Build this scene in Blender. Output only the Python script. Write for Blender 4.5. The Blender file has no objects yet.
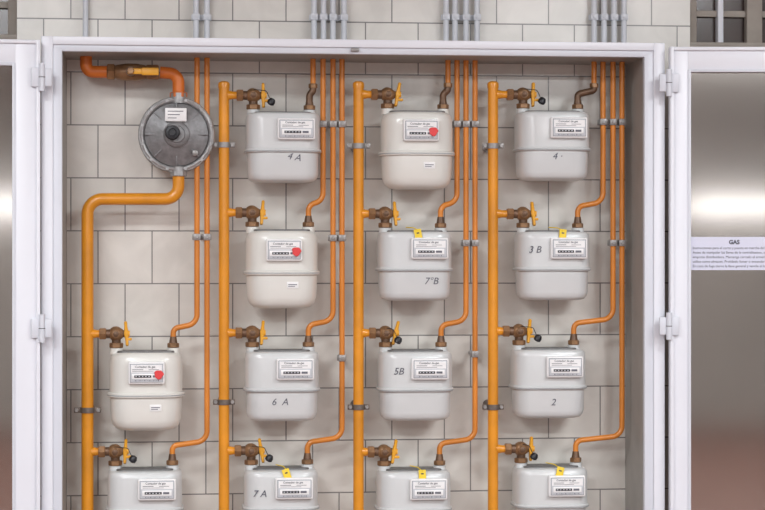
import bpy, bmesh, math, random
from mathutils import Vector, Matrix
random.seed(3)
sc = bpy.context.scene
sc.view_settings.view_transform = 'Standard'

# ------------------------------------------------ camera
CAM = Vector((-0.62, -6.0, 1.5))
Fw = (Vector((0, 0, 1.5)) - CAM); DIST = Fw.length; Fw.normalize()
Rt = Fw.cross(Vector((0, 0, 1))).normalized()
FPX = DIST / 0.003
cd = bpy.data.cameras.new('camera'); cam = bpy.data.objects.new('camera', cd)
sc.collection.objects.link(cam); sc.camera = cam
cam.location = CAM
cam.rotation_euler = Fw.to_track_quat('-Z', 'Y').to_euler()
cd.sensor_width = 36; cd.lens = FPX * 36 / 765
cd.clip_end = 100

def W(px, py, Y):
    d = Fw * FPX + Rt * (px - 382.5) + Vector((0, 0, 1)) * (255 - py)
    t = (Y - CAM.y) / d.y
    p = CAM + d * t
    return p.x, p.z

# ------------------------------------------------ materials
def lin(c):
    return tuple(((v/255)/12.92 if v/255 <= 0.04045 else ((v/255+0.055)/1.055)**2.4) for v in c) + (1,)

def mat(name, rgb, rough=0.5, metal=0.0, var=0.06, scale=20, bump=0.0, bscale=60, coat=0, emit=None, spec=0.5):
    m = bpy.data.materials.new(name); m.use_nodes = True
    nt = m.node_tree; b = nt.nodes['Principled BSDF']
    b.inputs['Roughness'].default_value = rough
    b.inputs['Metallic'].default_value = metal
    b.inputs['Specular IOR Level'].default_value = spec
    b.inputs['Coat Weight'].default_value = coat
    b.inputs['Coat Roughness'].default_value = 0.12
    tc = nt.nodes.new('ShaderNodeTexCoord')
    n = nt.nodes.new('ShaderNodeTexNoise'); n.inputs['Scale'].default_value = scale; n.inputs['Detail'].default_value = 4
    nt.links.new(tc.outputs['Object'], n.inputs['Vector'])
    r = nt.nodes.new('ShaderNodeMapRange')
    r.inputs['From Min'].default_value = 0.3; r.inputs['From Max'].default_value = 0.7
    nt.links.new(n.outputs['Fac'], r.inputs['Value'])
    mx = nt.nodes.new('ShaderNodeMix'); mx.data_type = 'RGBA'
    c = lin(rgb)
    mx.inputs[6].default_value = tuple(v*(1-var) for v in c[:3])+(1,)
    mx.inputs[7].default_value = tuple(min(1, v*(1+var)) for v in c[:3])+(1,)
    nt.links.new(r.outputs[0], mx.inputs[0]); nt.links.new(mx.outputs[2], b.inputs['Base Color'])
    if bump:
        n2 = nt.nodes.new('ShaderNodeTexNoise'); n2.inputs['Scale'].default_value = bscale
        nt.links.new(tc.outputs['Object'], n2.inputs['Vector'])
        bp = nt.nodes.new('ShaderNodeBump'); bp.inputs['Strength'].default_value = bump; bp.inputs['Distance'].default_value = 0.002
        nt.links.new(n2.outputs['Fac'], bp.inputs['Height']); nt.links.new(bp.outputs[0], b.inputs['Normal'])
    if emit:
        b.inputs['Emission Color'].default_value = lin(rgb); b.inputs['Emission Strength'].default_value = emit
    return m

def tile_mat(name, c1, c2, mortar, w, h, ox, oz, rough=0.35, off=0.5, axes='XZ', msize=0.0020):
    m = bpy.data.materials.new(name); m.use_nodes = True
    nt = m.node_tree; b = nt.nodes['Principled BSDF']; L = nt.links
    tc = nt.nodes.new('ShaderNodeTexCoord'); sp = nt.nodes.new('ShaderNodeSeparateXYZ'); cb = nt.nodes.new('ShaderNodeCombineXYZ')
    L.new(tc.outputs['Object'], sp.inputs[0])
    L.new(sp.outputs[axes[0]], cb.inputs[0]); L.new(sp.outputs[axes[1]], cb.inputs[1])
    mp = nt.nodes.new('ShaderNodeMapping'); mp.inputs['Location'].default_value = (-ox, -oz, 0)
    L.new(cb.outputs[0], mp.inputs['Vector'])
    br = nt.nodes.new('ShaderNodeTexBrick')
    br.offset = off; br.inputs['Scale'].default_value = 1
    br.inputs['Brick Width'].default_value = w; br.inputs['Row Height'].default_value = h
    br.inputs['Mortar Size'].default_value = msize; br.inputs['Mortar Smooth'].default_value = 0.2
    br.inputs['Color1'].default_value = lin(c1); br.inputs['Color2'].default_value = lin(c2); br.inputs['Mortar'].default_value = lin(mortar)
    L.new(mp.outputs[0], br.inputs['Vector'])
    n = nt.nodes.new('ShaderNodeTexNoise'); n.inputs['Scale'].default_value = 7; n.inputs['Detail'].default_value = 6; n.inputs['Distortion'].default_value = 1.2
    L.new(tc.outputs['Object'], n.inputs['Vector'])
    r = nt.nodes.new('ShaderNodeMapRange'); r.inputs['From Min'].default_value = 0.35; r.inputs['From Max'].default_value = 0.65
    r.inputs['To Min'].default_value = 0.92; r.inputs['To Max'].default_value = 1.03
    L.new(n.outputs['Fac'], r.inputs['Value'])
    vm = nt.nodes.new('ShaderNodeVectorMath'); vm.operation = 'SCALE'
    L.new(br.outputs['Color'], vm.inputs[0]); L.new(r.outputs[0], vm.inputs['Scale'])
    L.new(vm.outputs[0], b.inputs['Base Color'])
    b.inputs['Roughness'].default_value = rough
    bp = nt.nodes.new('ShaderNodeBump'); bp.invert = True; bp.inputs['Strength'].default_value = 0.5; bp.inputs['Distance'].default_value = 0.002
    L.new(br.outputs['Fac'], bp.inputs['Height']); L.new(bp.outputs[0], b.inputs['Normal'])
    return m

YW = 0.155     # tiled wall plane
YF = -0.11     # cabinet front
YP = 0.05      # pipe plane
tx, tz = W(98, 125, YW)
M_tile = tile_mat('wall_tile', (220,217,210), (212,209,202), (128,126,124), 0.163, 0.1605, tx, tz, 0.22)
M_floor = tile_mat('terracotta_floor', (136,100,91), (126,92,84), (100,84,78), 0.3, 0.3, 0, 0, 0.5, 0, 'XY', 0.004)
M_room = mat('room_plaster', (190,190,188), 0.8, var=0.03, scale=3)
M_ceil = mat('ceiling_plaster', (226,228,230), 0.9, var=0.02, scale=3)
M_white = mat('white_enamel', (228,231,238), 0.35, var=0.015, scale=6)
M_white2 = mat('white_enamel_shaded', (212,216,224), 0.4, var=0.02, scale=6)  # same enamel, greyed to paint in shading on the recessed frame strips
M_gap = mat('hinge_gap_dark', (60,60,62), 0.7)  # dark colour standing in for the shaded slit across each hinge barrel
M_galv = mat('galvanised_sheet', (164,161,156), 0.5, 0.2, var=0.08, scale=12)
M_brush = mat('brushed_steel_panel', (160,154,148), 0.085, 1.0, var=0.05, scale=2.5)
M_riser = mat('yellow_gas_paint', (219,143,28), 0.36, var=0.14, scale=9, coat=0.2)
M_thin = mat('orange_gas_paint', (206,126,42), 0.38, var=0.16, scale=8, coat=0.2)
M_inlet = mat('dark_orange_paint', (208,112,40), 0.4, var=0.14, scale=10)
M_brass = mat('tarnished_brass', (140,106,74), 0.38, 0.35, var=0.28, scale=40)
M_brassd = mat('dark_bronze', (104,79,60), 0.42, 0.35, var=0.3, scale=40)
M_lever = mat('lever_yellow', (226,162,40), 0.4)
M_grey = mat('meter_grey_paint', (206,209,209), 0.3, var=0.03, scale=8, coat=0.35)
M_cream = mat('meter_white_paint', (223,223,217), 0.3, var=0.03, scale=8, coat=0.35)
M_seam = mat('meter_seam_band', (160,164,166), 0.4, var=0.05)
M_plate = mat('register_white_plastic', (238,239,239), 0.35, var=0.01)
M_label = mat('register_label', (196,200,205), 0.5, var=0.03)
M_dark = mat('dark_display', (48,48,52), 0.35)
M_ink = mat('ink_grey', (104,106,114), 0.7)
M_pen = mat('marker_ink', (88,90,102), 0.7)
M_red = mat('red_sticker', (222,64,66), 0.5)
M_tag = mat('yellow_tag', (236,204,40), 0.5)
M_black = mat('black_plastic', (26,28,34), 0.4)
M_hammer = mat('hammertone_grey', (160,160,160), 0.36, 0.4, var=0.2, scale=60, bump=0.4, bscale=120)
M_hammerd = mat('hammertone_dark', (124,124,125), 0.42, 0.4, var=0.2, scale=60, bump=0.4, bscale=120)
M_clamp = mat('zinc_clamp', (150,148,146), 0.4, 0.4, var=0.12, scale=50)
M_clampd = mat('rusty_clamp', (112,102,94), 0.5, 0.4, var=0.2, scale=50)
M_cond = mat('grey_conduit_paint', (206,210,216), 0.4, var=0.04)
M_top = mat('meter_top_plate', (112,112,112), 0.5, 0.3, var=0.15, scale=40)
M_paper = mat('notice_paper', (214,217,234), 0.6, var=0.02, scale=5)
M_wood = mat('old_window_paint', (158,150,141), 0.6, var=0.15, scale=10)
M_glass = mat('dark_window_glass', (66,54,50), 0.15, var=0.3, scale=4)
M_lamp = mat('lamp_diffuser', (250,252,255), 0.5, emit=4)
M_tube = mat('fluorescent_tube', (250,252,255), 0.5, emit=12)

# ------------------------------------------------ mesh builder
class MB:
    def __init__(s): s.bm = bmesh.new(); s.mats = []
    def mi(s, m):
        if m not in s.mats: s.mats.append(m)
        return s.mats.index(m)
    def add(s, t, m, M=None):
        if M is not None: bmesh.ops.transform(t, matrix=M, verts=t.verts)
        bmesh.ops.recalc_face_normals(t, faces=t.faces)
        i = s.mi(m)
        for f in t.faces: f.material_index = i
        me = bpy.data.meshes.new('t'); t.to_mesh(me); t.free()
        s.bm.from_mesh(me); bpy.data.meshes.remove(me)
    def box(s, m, x0, x1, y0, y1, z0, z1, bev=0.0, M=None, seg=2):
        t = bmesh.new(); bmesh.ops.create_cube(t, size=1)
        bmesh.ops.transform(t, matrix=Matrix.Translation(((x0+x1)/2, (y0+y1)/2, (z0+z1)/2)) @ Matrix.Diagonal((abs(x1-x0), abs(y1-y0), abs(z1-z0), 1)), verts=t.verts)
        if bev: bmesh.ops.bevel(t, geom=t.edges[:], offset=bev, segments=seg, affect='EDGES', profile=0.5)
        s.add(t, m, M)
    def rings(s, m, rings, M=None, cap=True):
        t = bmesh.new(); vs = [[t.verts.new(p) for p in r] for r in rings]
        n = len(vs[0])
        for a, b in zip(vs, vs[1:]):
            for i in range(n): t.faces.new((a[i], a[(i+1) % n], b[(i+1) % n], b[i]))
        if cap:
            t.faces.new(vs[0][::-1]); t.faces.new(vs[-1])
        s.add(t, m, M)
    def lathe(s, m, prof, M=None, n=24):
        s.rings(m, [[(max(r, 1e-4)*math.cos(2*math.pi*i/n), max(r, 1e-4)*math.sin(2*math.pi*i/n), h) for i in range(n)] for r, h in prof], M)
    def cyl(s, m, a, b, r, n=20, r2=None):
        a = Vector(a); b = Vector(b); d = b-a
        M = Matrix.Translation(a) @ d.to_track_quat('Z', 'Y').to_matrix().to_4x4()
        s.lathe(m, [(r, 0), (r if r2 is None else r2, d.length)], M, n)
    def nut(s, m, a, b, r):
        a = Vector(a); b = Vector(b); d = b-a; l = d.length
        M = Matrix.Translation(a) @ d.to_track_quat('Z', 'Y').to_matrix().to_4x4()
        s.lathe(m, [(r*.88, 0), (r, l*.12), (r, l*.88), (r*.88, l)], M, 6)
    def loft(s, m, secs, M=None, k=7, y=0):
        R = []
        for z, w, d, r in secs:
            r = min(r, w/2-1e-4, d/2-1e-4); ring = []
            for cx, cy, a0 in ((1, 1, 0), (-1, 1, 90), (-1, -1, 180), (1, -1, 270)):
                for i in range(k):
                    a = math.radians(a0 + 90*i/(k-1))
                    ring.append((cx*(w/2-r)+r*math.cos(a), cy*(d/2-r)+r*math.sin(a)+y, z))
            R.append(ring)
        s.rings(m, R, M)
    def tube(s, m, pts, r, fil=0.03, n=16, M=None):
        P = [Vector(p) for p in pts]; out = [P[0]]
        for i in range(1, len(P)-1):
            a, b, c = P[i-1], P[i], P[i+1]
            u = (a-b); v = (c-b); lu, lv = u.length, v.length; u.normalize(); v.normalize()
            ang = u.angle(v)
            if ang > 3.1: out.append(b); continue
            t = min(fil/math.tan(ang/2), lu*0.49, lv*0.49)
            p0 = b+u*t; p1 = b+v*t
            for k in range(9):
                q = k/8
                w = math.sin(ang/2)
                den = (1-q)**2 + 2*q*(1-q)*w + q*q
                out.append((p0*(1-q)**2 + b*(2*q*(1-q)*w) + p1*q*q)/den)
        out.append(P[-1])
        rings = []; N = None
        for i, p in enumerate(out):
            T = (out[min(i+1, len(out)-1)] - out[max(i-1, 0)]).normalized()
            if N is None:
                N = T.orthogonal().normalized()
            else:
                N = (N - T*N.dot(T)).normalized()
            B = T.cross(N)
            rings.append([p + (N*math.cos(2*math.pi*j/n)+B*math.sin(2*math.pi*j/n))*r for j in range(n)])
        s.rings(m, rings, M)
    def torus(s, m, c, axis, R, r, M=None, n=24, k=8):
        t = bmesh.new(); q = Vector(axis).to_track_quat('Z', 'Y').to_matrix().to_4x4()
        v = [[t.verts.new(((R+r*math.cos(2*math.pi*j/k))*math.cos(2*math.pi*i/n), (R+r*math.cos(2*math.pi*j/k))*math.sin(2*math.pi*i/n), r*math.sin(2*math.pi*j/k))) for j in range(k)] for i in range(n)]
        for i in range(n):
            for j in range(k): t.faces.new((v[i][j], v[(i+1) % n][j], v[(i+1) % n][(j+1) % k], v[i][(j+1) % k]))
        s.add(t, m, Matrix.Translation(c) @ q)
    def text(s, m, body, size, loc, rot=0, shear=0, align='CENTER', M=None, bold=0.0):
        c = bpy.data.curves.new('t', 'FONT'); c.body = body; c.size = size; c.align_x = align; c.align_y = 'CENTER'; c.shear = shear; c.extrude = 0.0003
        c.resolution_u = 3; c.offset = bold
        o = bpy.data.objects.new('t', c); sc.collection.objects.link(o)
        dg = bpy.context.evaluated_depsgraph_get(); dg.update()
        me = bpy.data.meshes.new_from_object(o.evaluated_get(dg))
        t = bmesh.new(); t.from_mesh(me)
        bpy.data.objects.remove(o); bpy.data.curves.remove(c); bpy.data.meshes.remove(me)
        T = Matrix.Translation(loc) @ Matrix.Rotation(math.radians(90), 4, 'X') @ Matrix.Rotation(math.radians(rot), 4, 'Z')
        if M is not None: T = M @ T
        s.add(t, m, T)
    def obj(s, name, loc=(0, 0, 0), rotz=0, smooth=True):
        me = bpy.data.meshes.new(name); s.bm.to_mesh(me); s.bm.free()
        for m in s.mats: me.materials.append(m)
        if smooth:
            me.shade_smooth(); me.set_sharp_from_angle(angle=math.radians(38))
        o = bpy.data.objects.new(name, me); sc.collection.objects.link(o)
        o.location = loc; o.rotation_euler = (0, 0, rotz)
        return o

# ------------------------------------------------ room
XL, XR, YB, ZC = -5.0, 5.0, -12.0, 3.2
wlx1, wz0 = W(17, 40, YW)
wrx0, wzr = W(690, 47, YW)
wz1 = 2.85
b = MB()
b.box(M_tile, XL, XR, YW, YW+.2, 0, wzr)
b.box(M_tile, XL, -2.2, YW, YW+.2, wzr, wz1)
b.box(M_tile, wlx1, wrx0, YW, YW+.2, wzr, wz1)
b.box(M_tile, 2.3, XR, YW, YW+.2, wzr, wz1)
b.box(M_tile, XL, XR, YW, YW+.2, wz1, ZC)
b.obj('wall_back', smooth=False)
for nm, a in (('floor', (M_floor, XL, XR, YB, YW, -.1, 0)), ('ceiling', (M_ceil, XL, XR, YB, YW+.2, ZC, ZC+.1)),
              ('wall_left', (M_room, XL-.1, XL, YB, YW, 0, ZC)), ('wall_right', (M_room, XR, XR+.1, YB, YW, 0, ZC)),
              ('wall_front', (M_room, XL, XR, YB-.1, YB, 0, ZC))):
    b = MB(); b.box(*a); b.obj(nm, smooth=False)

def window(name, x0, x1, z0, z1, bars):
    b = MB(); f = 0.03; y0 = YW+.03
    b.box(M_wood, x0, x1, y0-.03, y0+.05, z0, z0+.016, .003)
    b.box(M_wood, x0, x1, y0, y0+.05, z1-f, z1, .004)
    b.box(M_wood, x0, x0+f, y0, y0+.05, z0+.016, z1-f, .004)
    b.box(M_wood, x1-f, x1, y0, y0+.05, z0+.016, z1-f, .004)
    b.box(M_glass, x0+f, x1-f, y0+.03, y0+.04, z0+.016, z1-f)
    for x, w, m in bars: b.box(m, x-w/2, x+w/2, y0-.005, y0+.03, z0+.016, z1-f, .003)
    zt = z0+.10
    b.box(M_wood, x0+f, x1-f, y0+.012, y0+.03, zt, zt+.02, .002)
    b.obj(name)
window('window_1', -2.2, wlx1, wzr, wz1, [(wlx1-.3, .03, M_wood), (-1.8, .03, M_wood)])
window('window_2', wrx0, 2.3, wzr, wz1, [(W(723, 20, YW)[0], .018, M_white), (W(757, 20, YW)[0], .05, M_wood), (2.0, .03, M_wood)])

# lamps: ceiling panels + wall battens on the opposite wall
for i, (y, en) in enumerate(((-2.6, 70), (-5.6, 145), (-8.8, 118))):
    for x in (-1.9, 1.9):
        b = MB()
        b.box(M_white, x-.75, x+.75, y-.32, y+.32, ZC-.06, ZC-.001, .006)
        b.box(M_lamp, x-.71, x+.71, y-.28, y+.28, ZC-.068, ZC-.06)
        b.obj('ceiling_light')
        l = bpy.data.lights.new('ceiling_lamp', 'AREA'); l.shape = 'RECTANGLE'; l.size = 1.4; l.size_y = .55
        l.energy = en; l.color = (.94, .975, 1)
        o = bpy.data.objects.new('ceiling_lamp', l); sc.collection.objects.link(o); o.location = (x, y, ZC-.08)
for i in range(6):
    x0 = -3.4+i*1.3
    b = MB()
    b.box(M_white, x0, x0+1.25, YB+.001, YB+.06, 1.85, 2.01, .005)
    b.tube(M_tube, [(x0+.04, YB+.10, 1.93), (x0+1.21, YB+.10, 1.93)], .036)
    b.box(M_white, x0, x0+.04, YB+.06, YB+.14, 1.885, 1.975, .005)
    b.box(M_white, x0+1.21, x0+1.25, YB+.06, YB+.14, 1.885, 1.975, .005)
    b.obj('fluorescent_batten')

# ------------------------------------------------ cabinet
cxl, czt = W(62, 53, YF); cxr, _ = W(645, 255, YF)
oxl, ozt = W(41, 36.5, YF); oxr, _ = W(665, 255, YF)
_, ozt2 = W(665, 42, YF); ozt = (ozt+ozt2)/2
czt = ozt - 0.043
czb, ozb = 0.36, 0.31
b = MB()
yb = YW-.001
b.box(M_galv, cxl-.004, cxl, YF+.03, yb, czb, czt)
b.box(M_galv, cxr, cxr+.004, YF+.03, yb, czb, czt)
b.box(M_galv, cxl-.004, cxr+.004, YF+.03, yb, czt, czt+.004)
b.box(M_galv, cxl-.004, cxr+.004, YF+.03, yb, czb-.004, czb)
b.box(M_white, oxl+.001, oxl+.01, YF+.028, yb, ozb+.002, ozt-.002)
b.box(M_white, oxr-.01, oxr-.001, YF+.028, yb, ozb+.002, ozt-.002)
b.box(M_white, oxl+.01, oxr-.01, YF+.028, yb, ozt-.01, ozt-.001)
b.box(M_white, oxl+.01, oxr-.01, YF+.028, yb, ozb+.001, ozb+.01)
mid = .034
b.box(M_white, oxl, oxl+mid, YF, YF+.03, ozb, ozt, .003)
b.box(M_white2, oxl+mid-.002, cxl, YF+.007, YF+.03, czb, czt+.01, .002)
b.box(M_white, oxr-mid, oxr, YF, YF+.03, ozb, ozt, .003)
b.box(M_white2, cxr, oxr-mid+.002, YF+.007, YF+.03, czb, czt+.01, .002)
b.box(M_white, oxl+mid-.0005, oxr-mid+.0005, YF+.0005, YF+.0295, ozt-.024, ozt-.0005, .002)
b.box(M_white2, oxl+mid, oxr-mid, YF+.0075, YF+.029, czt, ozt-.022, .002)
b.box(M_white, oxl+mid-.0005, oxr-mid+.0005, YF+.0005, YF+.0295, ozb+.0005, ozb+.03, .002)
b.box(M_white2, oxl+mid, oxr-mid, YF+.0075, YF+.029, ozb+.028, czb, .002)
lx, lz = W(355, 50, YF)
b.box(M_clamp, lx-.012, lx+.012, YF-.004, YF+.008, ozt-.036, ozt-.026, .002)
b.obj('gas_meter_cabinet')

def door(sign, hx, zt, stile, ang):
    b = MB(); w = .93; th = .028; zb = ozb+.01; S = sign
    def bx(m, x0, x1, *a): b.box(m, min(S*x0, S*x1), max(S*x0, S*x1), *a)
    top = .068
    bx(M_white, 0, stile, -th, 0, zb, zt, .003)
    bx(M_white, w-stile, w, -th, 0, zb, zt, .003)
    bx(M_white, stile-.001, w-stile+.001, -th+.0004, -.0004, zt-top, zt-.0004, .002)
    bx(M_white, stile-.001, w-stile+.001, -th+.0004, -.0004, zb+.0004, zb+top, .002)
    bx(M_white, .0005, .012, -th-.008, -th+.001, zb+.0005, zt-.0005, .002)
    bx(M_white, w-.012, w-.0005, -th-.008, -th+.001, zb+.0005, zt-.0005, .002)
    bx(M_white, .0115, w-.0115, -th-.0075, -th+.001, zt-.012, zt-.001, .002)
    bx(M_white2, stile-.001, stile+.008, -th-.004, -.01, zb+top, zt-top, .0015)
    bx(M_white2, stile+.007, w-stile, -th-.0035, -.01, zt-top-.008, zt-top+.001, .0015)
    bx(M_brush, stile+.001, w-stile-.001, -th+.012, -.004, zb+top-.002, zt-top+.002)
    for pz in (78, 328, 560):
        z = W(0, pz, YF)[1]
        b.cyl(M_white2, (S*-.004, -th-.012, z-.04), (S*-.004, -th-.012, z+.04), .009, 14)
        b.cyl(M_gap, (S*-.004, -th-.012, z-.001), (S*-.004, -th-.012, z+.001), .0095, 14)
        bx(M_white2, .0, .026, -th-.012, -th-.004, z-.028, z+.028, .002)
        bx(M_white2, -.032, -.006, -th-.012, -th+.0, z-.026, z+.026, .002)
    o = b.obj('cabinet_door', (hx, YF-.004, 0), -S*ang)
    return o
zdr = W(668, 47, YF)[1]; zdl = W(41, 41.5, YF)[1]; zd = (zdr+zdl)/2
hl = oxl-.002; hr = W(668, 255, YF)[0]
DA = math.radians(5)
dl = door(-1, hl, zd, .072, DA)
dr = door(1, hr, zd, .055, DA)

# notice on right door
b = MB()
nx0 = .064; nw = .30; nz1 = W(689, 237, YF)[1]; nz0 = W(689, 270, YF)[1]
b.box(M_paper, nx0, nx0+nw, -.0175, -.0165, nz0, nz1)
yt = -.0179
b.text(M_pen, 'GAS', .017, (nx0+.13, yt, nz1-.016), bold=.0008)
lines = ['Instrucciones para el corte y puesta en marcha del suministro:',
         'Antes de manipular las llaves de la centralizacion, avise a la',
         'empresa distribuidora. Mantenga cerrado el armario y no lo',
         'utilice como almacen. Prohibido fumar o encender fuego. Gracias.',
         'En caso de fuga cierre la llave general y ventile el local.']
for i, t in enumerate(lines):
    b.text(M_ink, t, .0105, (nx0+.006, yt, nz1-.033-i*.0135), align='LEFT')
b.obj('safety_notice', (hr, YF-.004, 0), -DA)

# ------------------------------------------------ pipes
def X(px, Y=YP): return W(px, 255, Y)[0]
def Z(py, px=382, Y=YP): return W(px, py, Y)[1]
RT = .0083
zbot = .46

cols = [
    dict(riser=87.5, rows={2: (350, 1), 3: (468, 0)}, thin={2: 197, 3: 207}),
    dict(riser=224, rows={0: (112, 0), 1: (229, 1), 2: (349, 0), 3: (467, 0)}, thin={0: 313, 1: 323, 2: 333, 3: 342}),
    dict(riser=358.5, rows={0: (111, 1), 1: (230, 0), 2: (349, 0), 3: (468, 0)}, thin={0: 448, 1: 457, 2: 466, 3: 475}),
    dict(riser=493, rows={0: (111, 0), 1: (230, 0), 2: (347, 0), 3: (465, 0)}, thin={0: 594, 1: 603, 2: 613, 3: 622}),
]
DT = {0: 2, 1: 2, 2: 2, 3: 1.5}
colcx = {(0, 2): 146, (0, 3): 145, (1, 0): 282.5, (1, 1): 281.5, (1, 2): 281.5, (1, 3): 280.5,
         (2, 0): 416.5, (2, 1): 414, (2, 2): 414.5, (2, 3): 413, (3, 0): 551.5, (3, 1): 551.5, (3, 2): 547.5, (3, 3): 549.5}
extras = {(0, 2): dict(), (0, 3): dict(seal=1),
 (1, 0): dict(w='4 A', wx=10, wz=-44, rot=-10, seal=1), (1, 1): dict(), (1, 2): dict(w='6  A', wx=-3, wz=-49), (1, 3): dict(w='7 A', wx=-22, wz=-22, tag=5, seal=1),
 (2, 0): dict(), (2, 1): dict(w='7°B', wx=14, wz=-49, tag=1), (2, 2): dict(w='5B', wx=-19, wz=-19, seal=2), (2, 3): dict(tag=6),
 (3, 0): dict(w='4 ·', wx=1, wz=-45, seal=1), (3, 1): dict(w='3 B', wx=-22, wz=-18, tag=6), (3, 2): dict(w='2', wx=1, wz=-52, seal=1), (3, 3): dict(tag=5, seal=2)}

PX = .00303
def meter(x, z, kind, e):
    b = MB(); p = PX
    if kind == 0:
        m = M_grey
        b.loft(m, [(0, .196, .136, .04), (-.002, .208, .148, .045), (-.008, .217, .157, .048), (-.02, .220, .16, .05), (-.110, .220, .16, .05)])
        b.loft(m, [(-.108, .222, .162, .05), (-.110, .229, .169, .054), (-.117, .229, .169, .054), (-.119, .222, .162, .05)])
        b.loft(m, [(-.116, .213, .154, .05), (-.182, .211, .152, .05), (-.195, .205, .146, .048), (-.203, .190, .132, .042), (-.207, .16, .1, .03)])
        b.loft(M_seam, [(-.113, .2305, .1705, .055), (-.1165, .2305, .1705, .055)])
        px, pw, pz, ph, fy = 12*p, .112, -16.5*p, .064, -.08
    else:
        m = M_cream
        b.loft(m, [(0, .17, .12, .05), (-.003, .19, .14, .06), (-.011, .206, .154, .065), (-.024, .214, .16, .068), (-.040, .216, .162, .068), (-.120, .216, .162, .068)])
        b.loft(m, [(-.118, .218, .164, .068), (-.121, .229, .175, .074), (-.130, .229, .175, .074), (-.133, .218, .164, .068)])
        b.loft(m, [(-.13, .213, .159, .068), (-.165, .212, .158, .068), (-.198, .208, .154, .066), (-.216, .196, .142, .06), (-.228, .17, .116, .05), (-.232, .13, .08, .036)])
        b.loft(M_seam, [(-.1245, .2302, .1762, .0745), (-.1275, .2302, .1762, .0745)])
        px, pw, pz, ph, fy = 1*p, .108, -19*p, .066, -.081
    b.loft(M_top, [(-.004, .17, .085, .02), (.004, .168, .083, .02), (.005, .16, .075, .02)])
    # register: housing, printed label, counter window, barcode
    f = fy-.016
    b.box(M_plate, px-pw/2, px+pw/2, f, fy+.004, pz-ph/2, pz+ph/2, .005, seg=3)
    b.box(M_ink, px-pw/2+.0055, px+pw/2-.0055, f-.0008, f+.001, pz-ph/2+.0055, pz+ph/2-.0055, .0004)
    b.box(M_label, px-pw/2+.0068, px+pw/2-.0068, f-.0014, f+.001, pz-ph/2+.0068, pz+ph/2-.0068, .0004)
    yq = f-.0018
    b.box(M_plate, px-pw/2+.009, px+pw/2-.009, yq, f, pz+.002, pz+ph/2-.009)
    b.text(M_ink, 'Contador de gas', .0088, (px-.004, yq-.0004, pz+.0185), bold=.0001)
    b.box(M_ink, px-.042, px-.010, yq-.0004, f, pz+.0095, pz+.0112)
    b.box(M_ink, px+.006, px+.036, yq-.0004, f, pz+.0095, pz+.0108)
    b.box(M_ink, px-.042, px+.020, yq-.0004, f, pz+.0050, pz+.0062)
    b.box(M_plate, px-.043, px+.043, yq-.0012, f, pz-.0175, pz-.0015, .0008)
    b.box(M_dark, px-.036, px+.014, yq-.0018, f, pz-.0135, pz-.0060, .0004)
    for k in range(5):
        b.box(M_label, px-.0325+k*.0095, px-.0285+k*.0095, yq-.0022, f, pz-.0112, pz-.0083)
    b.box(M_ink, px+.018, px+.036, yq-.0018, f, pz-.0130, pz-.0065, .0004)
    for k in range(16):
        xx = px-.034+k*.0045
        b.box(M_ink, xx, xx+.0010+.0012*(k % 3 == 0), yq-.0004, f, pz-.0235, pz-.0203)
    if kind == 1:
        t = [(.0135*(1+.13*math.sin(5*a+1))*math.cos(a), .0135*(1+.13*math.sin(3*a))*math.sin(a)) for a in [2*math.pi*i/20 for i in range(20)]]
        ox, oz = px+.036, pz-.004
        b.rings(M_red, [[(ox+u, yq-.003, oz+v) for u, v in t], [(ox+u*.9, yq-.0065, oz+v*.9) for u, v in t]])
        b.box(M_plate, .012, .046, -.0805, -.076, -.172, -.152, .001)
        b.box(M_ink, .016, .042, -.0812, -.079, -.1615, -.1590)
        b.box(M_ink, .016, .036, -.0812, -.079, -.1665, -.1645)
    if e.get('w'):
        zz = e['wz']*p
        yy = -.0772 if zz < -.12 and kind == 0 else (-.0802 if zz < -.134 else -.0812)
        b.text(M_pen, e['w'], .029, (e['wx']*p, yy, zz), rot=e.get('rot', 0), shear=.25)
    if 'tag' in e:
        tx_ = e['tag']*p
        Mt = Matrix.Translation((tx_, fy-.006, -.012)) @ Matrix.Rotation(math.radians(random.uniform(-20, 20)), 4, 'Y') @ Matrix.Rotation(math.radians(-12), 4, 'X')
        b.box(M_tag, -.011, .011, -.001, .001, -.014, .020, .0008, M=Mt)
        b.box(M_black, -.004, .004, -.0014, .001, .006, .010, 0, M=Mt)
        b.tube(M_tag, [(tx_, fy-.006, .004), (tx_-.01, -.05, .012), (tx_-.03, -.02, .014)], .0015, .01, 6)
    b.cyl(M_grey if kind == 0 else M_cream, (-.088, 0, -.006), (-.088, 0, .012), .019)
    b.cyl(M_grey if kind == 0 else M_cream, (.081, 0, -.006), (.081, 0, .012), .019)
    b.obj('gas_meter', (x, YP, z))

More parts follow.
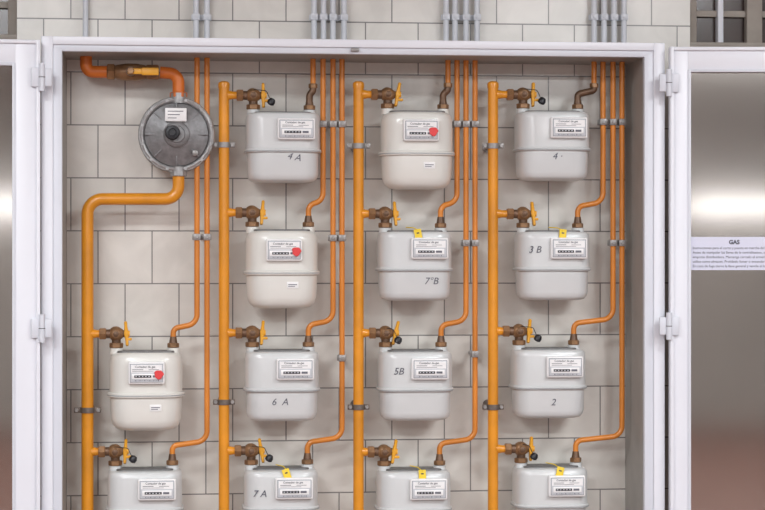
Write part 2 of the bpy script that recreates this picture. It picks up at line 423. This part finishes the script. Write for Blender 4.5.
def valve(x, z, rx, e, row):
    b = MB(); vx = -.088; h = .055
    b.nut(M_brass, (vx, 0, .0125), (vx, 0, .028), .0205)
    b.cyl(M_brassd, (vx, 0, .024), (vx, 0, .042), .0135)
    b.nut(M_brass, (vx-.050, 0, h), (vx-.030, 0, h), .0190)
    b.cyl(M_brassd, (vx-.032, 0, h), (vx-.014, 0, h), .0135)
    Mx = Matrix.Translation((vx-.020, 0, h)) @ Matrix.Rotation(math.radians(90), 4, 'Y')
    b.lathe(M_brass, [(.010, 0), (.017, .004), (.0215, .012), (.0225, .020), (.0205, .028), (.015, .036), (.012, .040)], Mx)
    b.nut(M_brassd, (vx+.017, 0, h), (vx+.026, 0, h), .012)
    b.cyl(M_brass, (vx, -.018, h), (vx, -.030, h), .011)
    b.nut(M_brassd, (vx, -.029, h), (vx, -.035, h), .009)
    lx = vx+.030
    tilt = random.uniform(-10, 14)
    Ml = Matrix.Translation((lx, -.004, h)) @ Matrix.Rotation(math.radians(tilt), 4, 'Y')
    b.loft(M_lever, [(-.037, .006, .012, .003), (-.033, .009, .022, .004), (-.022, .009, .020, .004), (-.010, .012, .016, .005),
                     (0, .016, .020, .006), (.010, .012, .016, .005), (.022, .009, .020, .004), (.033, .009, .022, .004), (.037, .006, .012, .003)], Ml)
    b.cyl(M_lever, (lx-.006, -.004, h), (lx+.010, -.004, h), .009)
    b.box(M_lever, lx-.002, lx+.016, -.012, .004, h-.020, h-.012, .002)
    if e.get('seal'):
        sx = vx+.030+(.018 if e['seal'] == 1 else .0)
        b.lathe(M_black, [(.005, 0), (.011, .003), (.012, .012), (.008, .02), (.003, .022)], Matrix.Translation((sx, -.03, h-.030)) @ Matrix.Rotation(.5, 4, 'Y'), 14)
        b.tube(M_black, [(sx, -.03, h-.01), (sx-.01, -.03, h+.012), (vx, -.028, h+.016)], .0012, .01, 6)
    b.obj('gas_shutoff_valve', (x, YP, z))

for ci, c in enumerate(cols):
    rx = X(c['riser'])
    br = []
    for r, (T, kind) in c['rows'].items():
        mx = X(colcx[(ci, r)]); mz = Z(T+DT[r], colcx[(ci, r)])
        br.append((mx, mz))
        e = extras[(ci, r)]
        meter(mx, mz, kind, e); valve(mx, mz, rx, e, r)
        b = MB(); ox = mx+.081; tx_ = X(c['thin'][r])
        b.nut(M_brass, (ox, YP, mz+.0125), (ox, YP, mz+.027), .0175)
        b.cyl(M_brassd, (ox, YP, mz+.025), (ox, YP, mz+.046), .0130, r2=.0095)
        ztop = czt-.0005
        if r == 0:
            b.tube(M_brassd, [(ox, YP, mz+.04), (ox, YP, mz+.058), (tx_, YP, mz+.070), (tx_, YP, mz+.084)], .0105, .02)
            b.nut(M_brass, (tx_, YP, mz+.078), (tx_, YP, mz+.092), .0135)
            b.tube(M_thin, [(tx_, YP, mz+.086), (tx_, YP, ztop)], RT)
        else:
            zz = mz + (.078 if ci else .070)
            b.tube(M_thin, [(ox, YP, mz+.04), (ox, YP, zz), (tx_, YP, zz+.014), (tx_, YP, ztop)], RT, .034)
        b.obj('meter_outlet_pipe')
    b = MB()
    if ci == 0:
        gx = X(178.5)
        b.tube(M_riser, [(gx, YP, Z(172, 178)), (gx, YP, Z(199, 178)), (rx, YP, Z(199, 88)), (rx, YP, zbot)], .0180, .045, 20)
    else:
        top = Z(83, c['riser'])
        b.cyl(M_riser, (rx, YP, zbot), (rx, YP, top), .0160, 20)
        b.lathe(M_riser, [(.0172, -.016), (.0175, -.004), (.016, .001), (.010, .005), (.002, .0055)], Matrix.Translation((rx, YP, top)))
    for mx, mz in br:
        b.cyl(M_riser, (rx, YP, mz+.055), (mx-.137, YP, mz+.055), .0115)
        b.cyl(M_riser, (rx+.010, YP, mz+.055), (rx+.026, YP, mz+.055), .0150, r2=.0120)
    b.cyl(M_riser, (rx, YP, zbot-.03), (rx, YP, zbot+.05), .022)
    b.obj('gas_riser_pipe')

b = MB()
b.tube(M_riser, [(X(87.5)-.04, YP, zbot-.012), (X(493)+.05, YP, zbot-.012)], .021)
b.obj('gas_manifold_pipe')

# inlet pipe with valve
ix = X(86); izh = Z(72, 110); gx = X(178.5)
b = MB()
b.tube(M_inlet, [(ix, YP, czt-.0005), (ix, YP, izh), (X(108), YP, izh)], .0180, .045, 20)
b.tube(M_inlet, [(X(160), YP, izh), (gx, YP, izh-.004), (gx, YP, Z(97, 178))], .0180, .042, 20)
b.obj('gas_inlet_pipe')
b = MB()
b.nut(M_brass, (X(107), YP, izh), (X(115), YP, izh), .026)
b.lathe(M_brass, [(.018, 0), (.022, .01), (.026, .035), (.026, .065), (.022, .09), (.018, .10)], Matrix.Translation((X(114), YP, izh)) @ Matrix.Rotation(math.radians(90), 4, 'Y'))
b.nut(M_brass, (X(146), YP, izh), (X(159), YP, izh), .025)
b.cyl(M_brassd, (X(131), YP-.02, izh), (X(131), YP-.045, izh), .014)
b.nut(M_brass, (X(131), YP-.044, izh), (X(131), YP-.056, izh), .011)
b.box(M_lever, X(128), X(159), YP-.05, YP-.043, izh-.010, izh+.008, .003)
b.box(M_lever, X(142), X(159), YP-.053, YP-.041, izh-.013, izh+.010, .003)
b.obj('main_shutoff_valve')

# regulator
b = MB()
rcx, rcz = X(176.5), Z(135, 176)
MY = Matrix.Rotation(math.radians(90), 4, 'X')
b.lathe(M_hammer, [(.03, -.06), (.07, -.05), (.100, -.02), (.112, -.012), (.114, -.008), (.114, .010), (.111, .014), (.098, .014), (.096, .010)], MY, 48)
b.lathe(M_hammerd, [(.097, .008), (.094, .016), (.070, .025), (.045, .032), (.038, .034)], MY, 48)
b.lathe(M_hammerd, [(.040, .026), (.039, .040), (.034, .044), (.026, .045), (.024, .050)], MY, 32)
Mk = Matrix.Translation((-.012, 0, .004)) @ MY
b.lathe(M_black, [(.022, .04), (.022, .062), (.019, .068), (.012, .069), (.010, .066)], Mk, 24)
b.torus(M_hammer, (0, -.016, 0), (0, 1, 0), .104, .005)
for i in range(12):
    a = 2*math.pi*(i+.5)/12
    b.nut(M_hammer, (.105*math.cos(a), -.012, .105*math.sin(a)), (.105*math.cos(a), -.022, .105*math.sin(a)), .006)
for i in range(8):
    a = 2*math.pi*i/8
    b.box(M_hammerd, .042, .094, -.027, -.014, -.002, .002, .001, M=Matrix.Rotation(a, 4, 'Y'))
b.box(M_plate, -.034, .030, -.043, -.036, .038, .078, .002)
for k in range(3): b.box(M_ink, -.026, .020-.01*k, -.0436, -.042, .067-.010*k, .0693-.010*k)
b.lathe(M_clamp, [(.009, .03), (.009, .040), (.005, .042)], Matrix.Translation((.055, 0, -.055)) @ MY, 12)
b.cyl(M_hammer, (.006, 0, .095), (.006, 0, .125), .024); b.nut(M_inlet, (.006, 0, .112), (.006, 0, .128), .026)
b.cyl(M_hammer, (.006, 0, -.095), (.006, 0, -.122), .024); b.nut(M_hammer, (.006, 0, -.108), (.006, 0, -.124), .026)
b.obj('gas_pressure_regulator', (rcx, YP, rcz))

# clamps
YE = YW-.0008
def clamp(x, z, r, ear, m):
    b = MB()
    n = 24
    R = r+.003
    b.rings(m, [[(R*math.cos(a), R*math.sin(a), h) for a in [2*math.pi*i/n for i in range(n)]] for h in (-.008, .008)])
    b.box(m, -ear, -r, -.003, .003, -.008, .008, .0015); b.box(m, r, ear, -.003, .003, -.008, .008, .0015)
    for s in (-1, 1):
        b.nut(M_clamp, (s*(ear-.008), -.009, 0), (s*(ear-.008), .009, 0), .0062)
    b.cyl(m, (0, r, 0), (0, YE-YP, 0), .005, 10)
    b.cyl(m, (0, YE-YP-.004, 0), (0, YE-YP, 0), .016, 14)
    b.obj('pipe_clamp', (x, YP, z))
clamp(X(87.5), Z(410, 88), .0185, .040, M_clampd)
clamp(X(224), Z(145, 223), .0165, .033, M_clamp); clamp(X(224), Z(402, 223), .0165, .033, M_clampd)
clamp(X(358.5), Z(146, 358), .0165, .036, M_clamp); clamp(X(358.5), Z(407, 358), .0165, .033, M_clampd)
clamp(X(493), Z(146, 493), .0165, .033, M_clamp); clamp(X(493), Z(407, 493), .0165, .033, M_clampd)

def small_clamps(pxs, py, y=YP, m=M_clamp, r=RT):
    b = MB(); z = Z(py, pxs[0], y)
    xs = [X(p, y) for p in pxs]
    for x in xs:
        b.box(m, x-.0115, x+.0115, y-.012, y+.014, z-.010, z+.010, .003)
        b.nut(m, (x, y-.011, z), (x, y-.016, z), .005)
    b.box(m, xs[0]-.014, xs[-1]+.014, y+.012, y+.018, z-.009, z+.009, .002)
    xm = (xs[0]+xs[-1])/2
    b.cyl(m, (xm, y+.016, z), (xm, YE, z), .006, 10)
    b.obj('pipe_clamp_bracket')
small_clamps([197, 207], 237)
small_clamps([323, 333, 342], 124); small_clamps([333, 342], 238); small_clamps([342], 358)
small_clamps([457, 466, 475], 124); small_clamps([466, 475], 243); small_clamps([475], 354)
small_clamps([603, 613, 622], 122); small_clamps([613, 622], 243)

# grey conduits above the cabinet
yc = YW-.03
for grp in ([85.5], [196, 207], [314, 323.5, 333, 344], [446, 455, 466, 477], [594, 604, 614, 624]):
    for p in grp:
        b = MB(); x = X(p, yc)
        b.cyl(M_cond, (x, yc, ozt+.001), (x, yc, ZC-.001), .0085, 14)
        b.cyl(M_cond, (x, yc, ozt+.001), (x, yc, ozt+.016), .0115, 14)
        b.obj('gas_conduit_pipe')
    if len(grp) > 1:
        small_clamps(grp, 17, yc, M_cond)

w = bpy.data.worlds.new('world'); sc.world = w; w.use_nodes = True
w.node_tree.nodes['Background'].inputs[0].default_value = (.8, .85, 1, 1)
w.node_tree.nodes['Background'].inputs[1].default_value = .3
